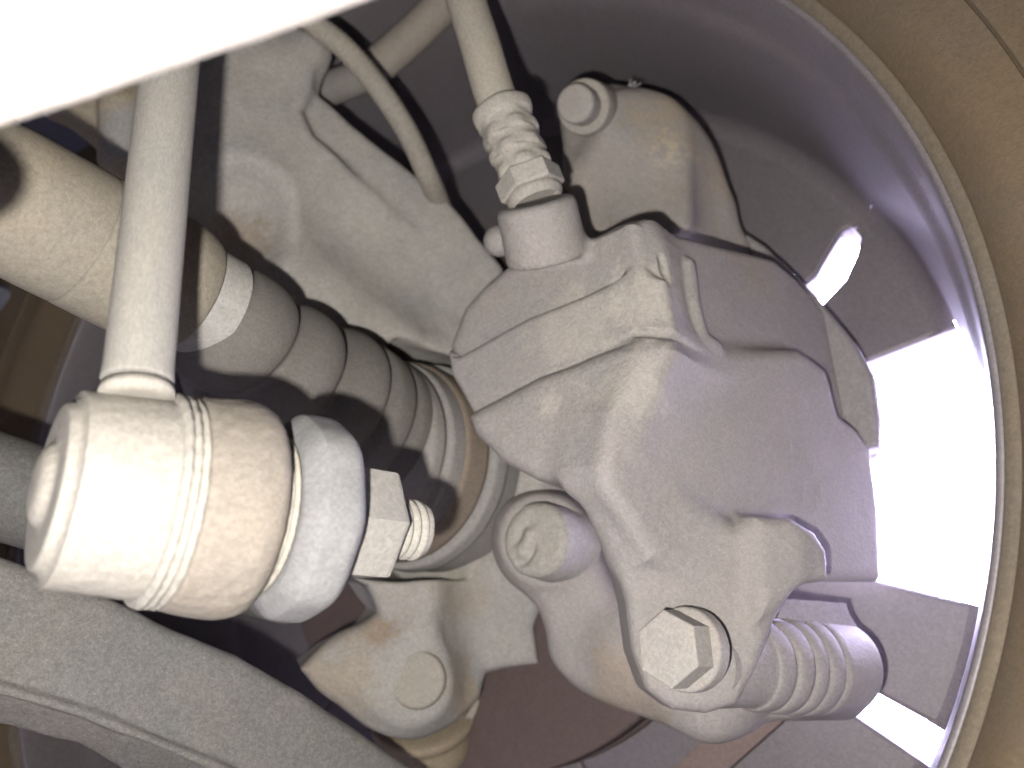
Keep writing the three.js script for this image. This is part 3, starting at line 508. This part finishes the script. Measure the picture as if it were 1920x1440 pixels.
// ------------------------------------------------------------------ stabilizer link
{
  const S = D(130, 915, 0.147), E = D(790, 996, 0.190);
  const l = thing('stabilizer_link', 'pale dusty stabilizer link with ball joint, nut and upright rod, brightest at the left', 'stabilizer link', S);
  const pr = list => axisProfile(S, E, list);
  const rag = a => (s, r, th) => r + a * (noise.noise(s * 900, Math.cos(th) * 9, Math.sin(th) * 9) + 0.6 * noise.noise(s * 300, Math.cos(th) * 30, Math.sin(th) * 30));
  const pale = lin(0.38, 0.357, 0.317);
  part('ball_socket', paint(revolve(S, E, pr([[60, 1], [61, 40], [66, 62], [76, 76], [86, 80], [87, 152], [90, 158], [104, 160], [105, 166], [112, 168], [113, 183], [116, 186], [280, 187], [284, 184]]), { seg: 128, step: 0.002, wob: rag(0.00018) }), pale, { vary: 0.06 }), M.dust, l);
  part('retaining_ring', paint(revolve(S, E, pr([[278, 180], [279, 196], [287, 201], [294, 200], [295, 193], [299, 192], [300, 199], [309, 200], [311, 192], [316, 192], [317, 198], [324, 198], [326, 186]]), { seg: 128, step: 0.001, wob: rag(0.00035) }), pale, { vary: 0.1 }), M.dust, l);
  part('dust_boot', paint(revolve(S, E, soften(pr([[325, 178], [326, 196], [345, 201], [400, 205], [438, 203], [464, 192], [476, 168], [481, 130], [483, 90]]), 1), { seg: 128, step: 0.0015, wob: rag(0.0003) }), lin(0.265, 0.235, 0.198), { vary: 0.1, freq: 90, stain: lin(0.23, 0.195, 0.155), stainAmt: 0.5 }), M.dust, l);
  part('boot_clip', paint(revolve(S, E, pr([[478, 100], [482, 150], [487, 153], [490, 148], [492, 141], [497, 149], [501, 148], [503, 120]]), { seg: 96, step: 0.001, wob: rag(0.0002) }), lin(0.40, 0.37, 0.32)), M.dust, l);
  part('collar', paint(revolve(S, E, soften(pr([[503, 90], [504, 152], [507, 162], [528, 189], [536, 192], [580, 192], [594, 186], [608, 166], [616, 140], [619, 110], [620, 60]]), 1), { seg: 128, step: 0.0015, wob: (s, r, th) => rag(0.00015)(s, r, th) - 0.00035 * (1 - Math.cos(8 * th)) * clamp((r - 0.012) * 300) }), lin(0.24, 0.24, 0.242), { vary: 0.16, freq: 80, warm: 0.03, stain: lin(0.30, 0.30, 0.295), stainAmt: 0.7 }), M.dust, l);
  const n0 = pr([[628, 1]])[0][0], n1 = pr([[718, 1]])[0][0], w = V().subVectors(E, S).normalize(), on = s => S.clone().addScaledVector(w, s);
  part('nut', paint(hexPrism(on(n0), on(n1), 113 * depthOf(on(n0)) / FPX, { turn: 0.95, ch: 0.0016 }), lin(0.33, 0.315, 0.29), { vary: 0.06 }), M.dust, l);
  const s0 = n1 - 0.002, s1 = pr([[790, 1]])[0][0], r0 = 56 * depthOf(on(s1)) / FPX, pitch = 0.0021;
  const stud = []; for (let s = s0; s < s1 - 0.0015; s += 0.00018) stud.push([s, r0]); stud.push([s1 - 0.0015, r0], [s1 - 0.0004, r0 * 0.9], [s1, r0 * 0.78], [s1, 0.0001]);
  part('threaded_stud', paint(revolve(S, E, stud, { seg: 96, step: 0.002, wob: (s, r, th) => r > r0 * 0.85 ? r - 0.0007 * Math.pow(0.5 + 0.5 * Math.cos(2 * Math.PI * (s / pitch - th / (2 * Math.PI))), 2) : r }), lin(0.40, 0.38, 0.34), { vary: 0.08 }), M.dust, l);
  const R0 = D(256, 745, 0.1512), Rm = D(257, 724, 0.1520), R1 = D(257, 721, 0.1521), R2 = D(318, 130, 0.184), w2 = V().subVectors(R2, R1).normalize(), R3 = R2.clone().addScaledVector(w2, 0.1), rl = R1.distanceTo(R3);
  part('neck', paint(revolve(R0, Rm, [[0, 0.0001], [0, 0.0066], [R0.distanceTo(Rm), 0.0064], [R0.distanceTo(Rm) + 0.0003, 0.0001]], { seg: 64 }), pale, { vary: 0.06 }), M.dust, l);
  part('rod', paint(revolve(R1, R3, [[0.0003, 0.0001], [0.0003, 0.0061], [0.0009, 0.0064], [0.003, 0.0062], [rl, 0.0061]], { seg: 64 }), lin(0.31, 0.295, 0.265), { vary: 0.08, freq: 70 }), M.dust, l);
}

// ------------------------------------------------------------------ control arm, tie rod, ball joint
{
  const c = thing('control_arm', 'long speckled grey control arm crossing the lower left corner', 'control arm', D(200, 1250, 0.21));
  const p1 = plane([0, 1150, 0.203, 'd'], [700, 1420, 0.250, 'd'], [0, 1290, 0.199, 'd']);
  const p2 = plane([0, 1290, 0.200, 'd'], [300, 1392, 0.217, 'd'], [60, 1390, 0.213, 'd']);
  const g = solid([
    [slab(p1, [[-140, 985], [0, 1040], [120, 1083], [200, 1113], [330, 1180], [450, 1228], [560, 1291], [640, 1343], [780, 1442], [900, 1530], [650, 1560], [430, 1446], [300, 1392], [150, 1333], [0, 1290], [-140, 1255]], 0.024, 0.005), 0],
    [slab(p2, [[-140, 1258], [0, 1291], [150, 1334], [300, 1393], [430, 1447], [620, 1540], [330, 1540], [210, 1440], [140, 1403], [60, 1380], [-140, 1340]], 0.012, 0.004), 0.002],
    [chain([[-140, 1262], [0, 1291], [150, 1335], [300, 1394], [430, 1448], [640, 1550]].map(q => p1.at(...q)), 0.0012), 0.002],
  ], 0.0009, { lump: 0.00025 });
  part('arm', paint(g, lin(0.265, 0.255, 0.235), { vary: 0.1, freq: 40, warm: 0.05 }), M.grit, c);
}
{
  const a = D(-120, 873, 0.245), b = D(560, 1090, 0.285), t = thing('tie_rod', 'grey speckled tie rod passing behind the ball socket at the left edge', 'tie rod', b);
  part('rod', paint(revolve(a, b, [[0, 0.0001], [0.001, 0.0155], [a.distanceTo(b), 0.0155]], { seg: 80 }), lin(0.27, 0.26, 0.24)), M.grit, t);
  part('rod_end', paint(revolve(D(545, 1040, 0.275), D(520, 1180, 0.283), soften([[-0.012, 0.0001], [-0.011, 0.012], [0, 0.0165], [0.012, 0.0165], [0.0205, 0.011], [0.0225, 0.0001]], 2), { seg: 80 }), lin(0.27, 0.255, 0.24)), M.dust, t);
}
{
  const a = D(792, 1340, 0.335), b = D(812, 1500, 0.345), j = thing('ball_joint', 'brownish ball joint with flat lip below the knuckle at the bottom edge', 'ball joint', b);
  part('boot', paint(revolve(a, b, soften([[0, 0.0001], [0.0002, 0.019], [0.002, 0.0215], [0.005, 0.0205], [0.006, 0.0185], [0.013, 0.0195], [0.017, 0.0185], [0.0185, 0.0165], [0.0195, 0.0165]], 1)), lin(0.34, 0.28, 0.19)), M.dust, j);
  part('flange', paint(revolve(a, b, [[0.0195, 0.0001], [0.0196, 0.019], [0.021, 0.0205], [0.026, 0.0205], [0.027, 0.012], [0.045, 0.012]]), lin(0.36, 0.32, 0.25)), M.dust, j);
  const pl = plane([700, 1360, 0.330, 'd'], [880, 1300, 0.334, 'd'], [880, 1370, 0.330, 'd']);
  part('lip_plate', paint(solid([[slab(pl, [[676, 1350], [700, 1368], [870, 1370], [886, 1352], [904, 1312], [892, 1308], [872, 1344], [800, 1338], [720, 1345]], 0.0022, 0.0008), 0]], 0.0007), lin(0.38, 0.34, 0.28)), M.dust, j);
}
// ------------------------------------------------------------------ pieces at the upper left
{
  const sb = thing('stabilizer_bar', 'dusty end of the stabilizer bar beside the lens at the left', 'stabilizer bar', D(-150, 430, 0.1));
  part('bar', paint(boxUV(solid([[cap(D(-150, 430, 0.1), D(-420, 560, 0.1), 0.0055, 0.0065), 0]], 0.0012)), lin(0.3, 0.28, 0.25)), M.dust, sb);
  const s = thing('subframe_rail', 'overexposed white out-of-focus rail cutting across the top left corner', 'rail', D(100, 60, 0.09));
  const pl = plane([0, 225, 0.083, 'd'], [680, 0, 0.092, 'd'], [200, -200, 0.085, 'd']);
  part('rail', paint(solid([[slab(pl, [[-700, 408], [0, 184], [200, 120], [400, 54], [560, 0], [690, -46], [900, -121], [900, -200], [300, -150], [-250, -150], [-700, 60]], 0.012, 0.006), 0]], 0.0015), lin(0.42, 0.39, 0.36), { vary: 0.04 }), M.dust, s);
  const b = thing('strut_bracket', 'beige dusty bracket piece behind the upright rod near the upper left corner', 'bracket', D(180, 240, 0.33));
  const p2 = plane([100, 210, 0.325, 'd'], [260, 160, 0.315, 'd'], [240, 330, 0.325, 'd']);
  part('bracket', paint(solid([[slab(p2, [[60, 200], [150, 120], [300, 60], [300, 330], [262, 352], [228, 338], [205, 315], [165, 278], [120, 242], [80, 225]], 0.02, 0.006, false), 0], [cap(D(225, 200, 0.315), D(235, 300, 0.318), 0.008, 0.01), 0.008]], 0.001), lin(0.40, 0.345, 0.25), { vary: 0.18, spots: [[D(240, 250, 0.31), 0.014, lin(0.34, 0.34, 0.34), 0.8]] }), M.far, b);
  const u = thing('splash_shield', 'dark bluish plastic shield piece in shadow at the left edge', 'shield', D(60, 700, 0.45));
  const p3 = plane([0, 600, 0.42, 'd'], [150, 760, 0.46, 'd'], [0, 780, 0.44, 'd']);
  part('panel', paint(solid([[slab(p3, [[-200, 400], [0, 540], [130, 635], [134, 668], [148, 690], [132, 720], [100, 812], [-60, 770], [-200, 760]], 0.006, 0.002), 0], [cap(D(20, 560, 0.42), D(-10, 760, 0.43), 0.004), 0.01], [cap(D(75, 640, 0.44), D(45, 800, 0.445), 0.003), 0.008]], 0.0015), lin(0.12, 0.12, 0.16)), M.dark, u);
  const h = thing('heat_shield', 'narrow dark bluish strip above the drive shaft near the upper left', 'strip', D(100, 260, 0.42));
  const p4 = plane([30, 220, 0.40, 'd'], [170, 300, 0.42, 'd'], [90, 300, 0.42, 'd']);
  part('strip', paint(solid([[slab(p4, [[20, 205], [80, 195], [172, 272], [166, 310], [120, 290], [40, 240]], 0.004, 0.001), 0]], 0.0012), lin(0.14, 0.14, 0.18)), M.dark, h);
}

renderer.render(scene, camera);
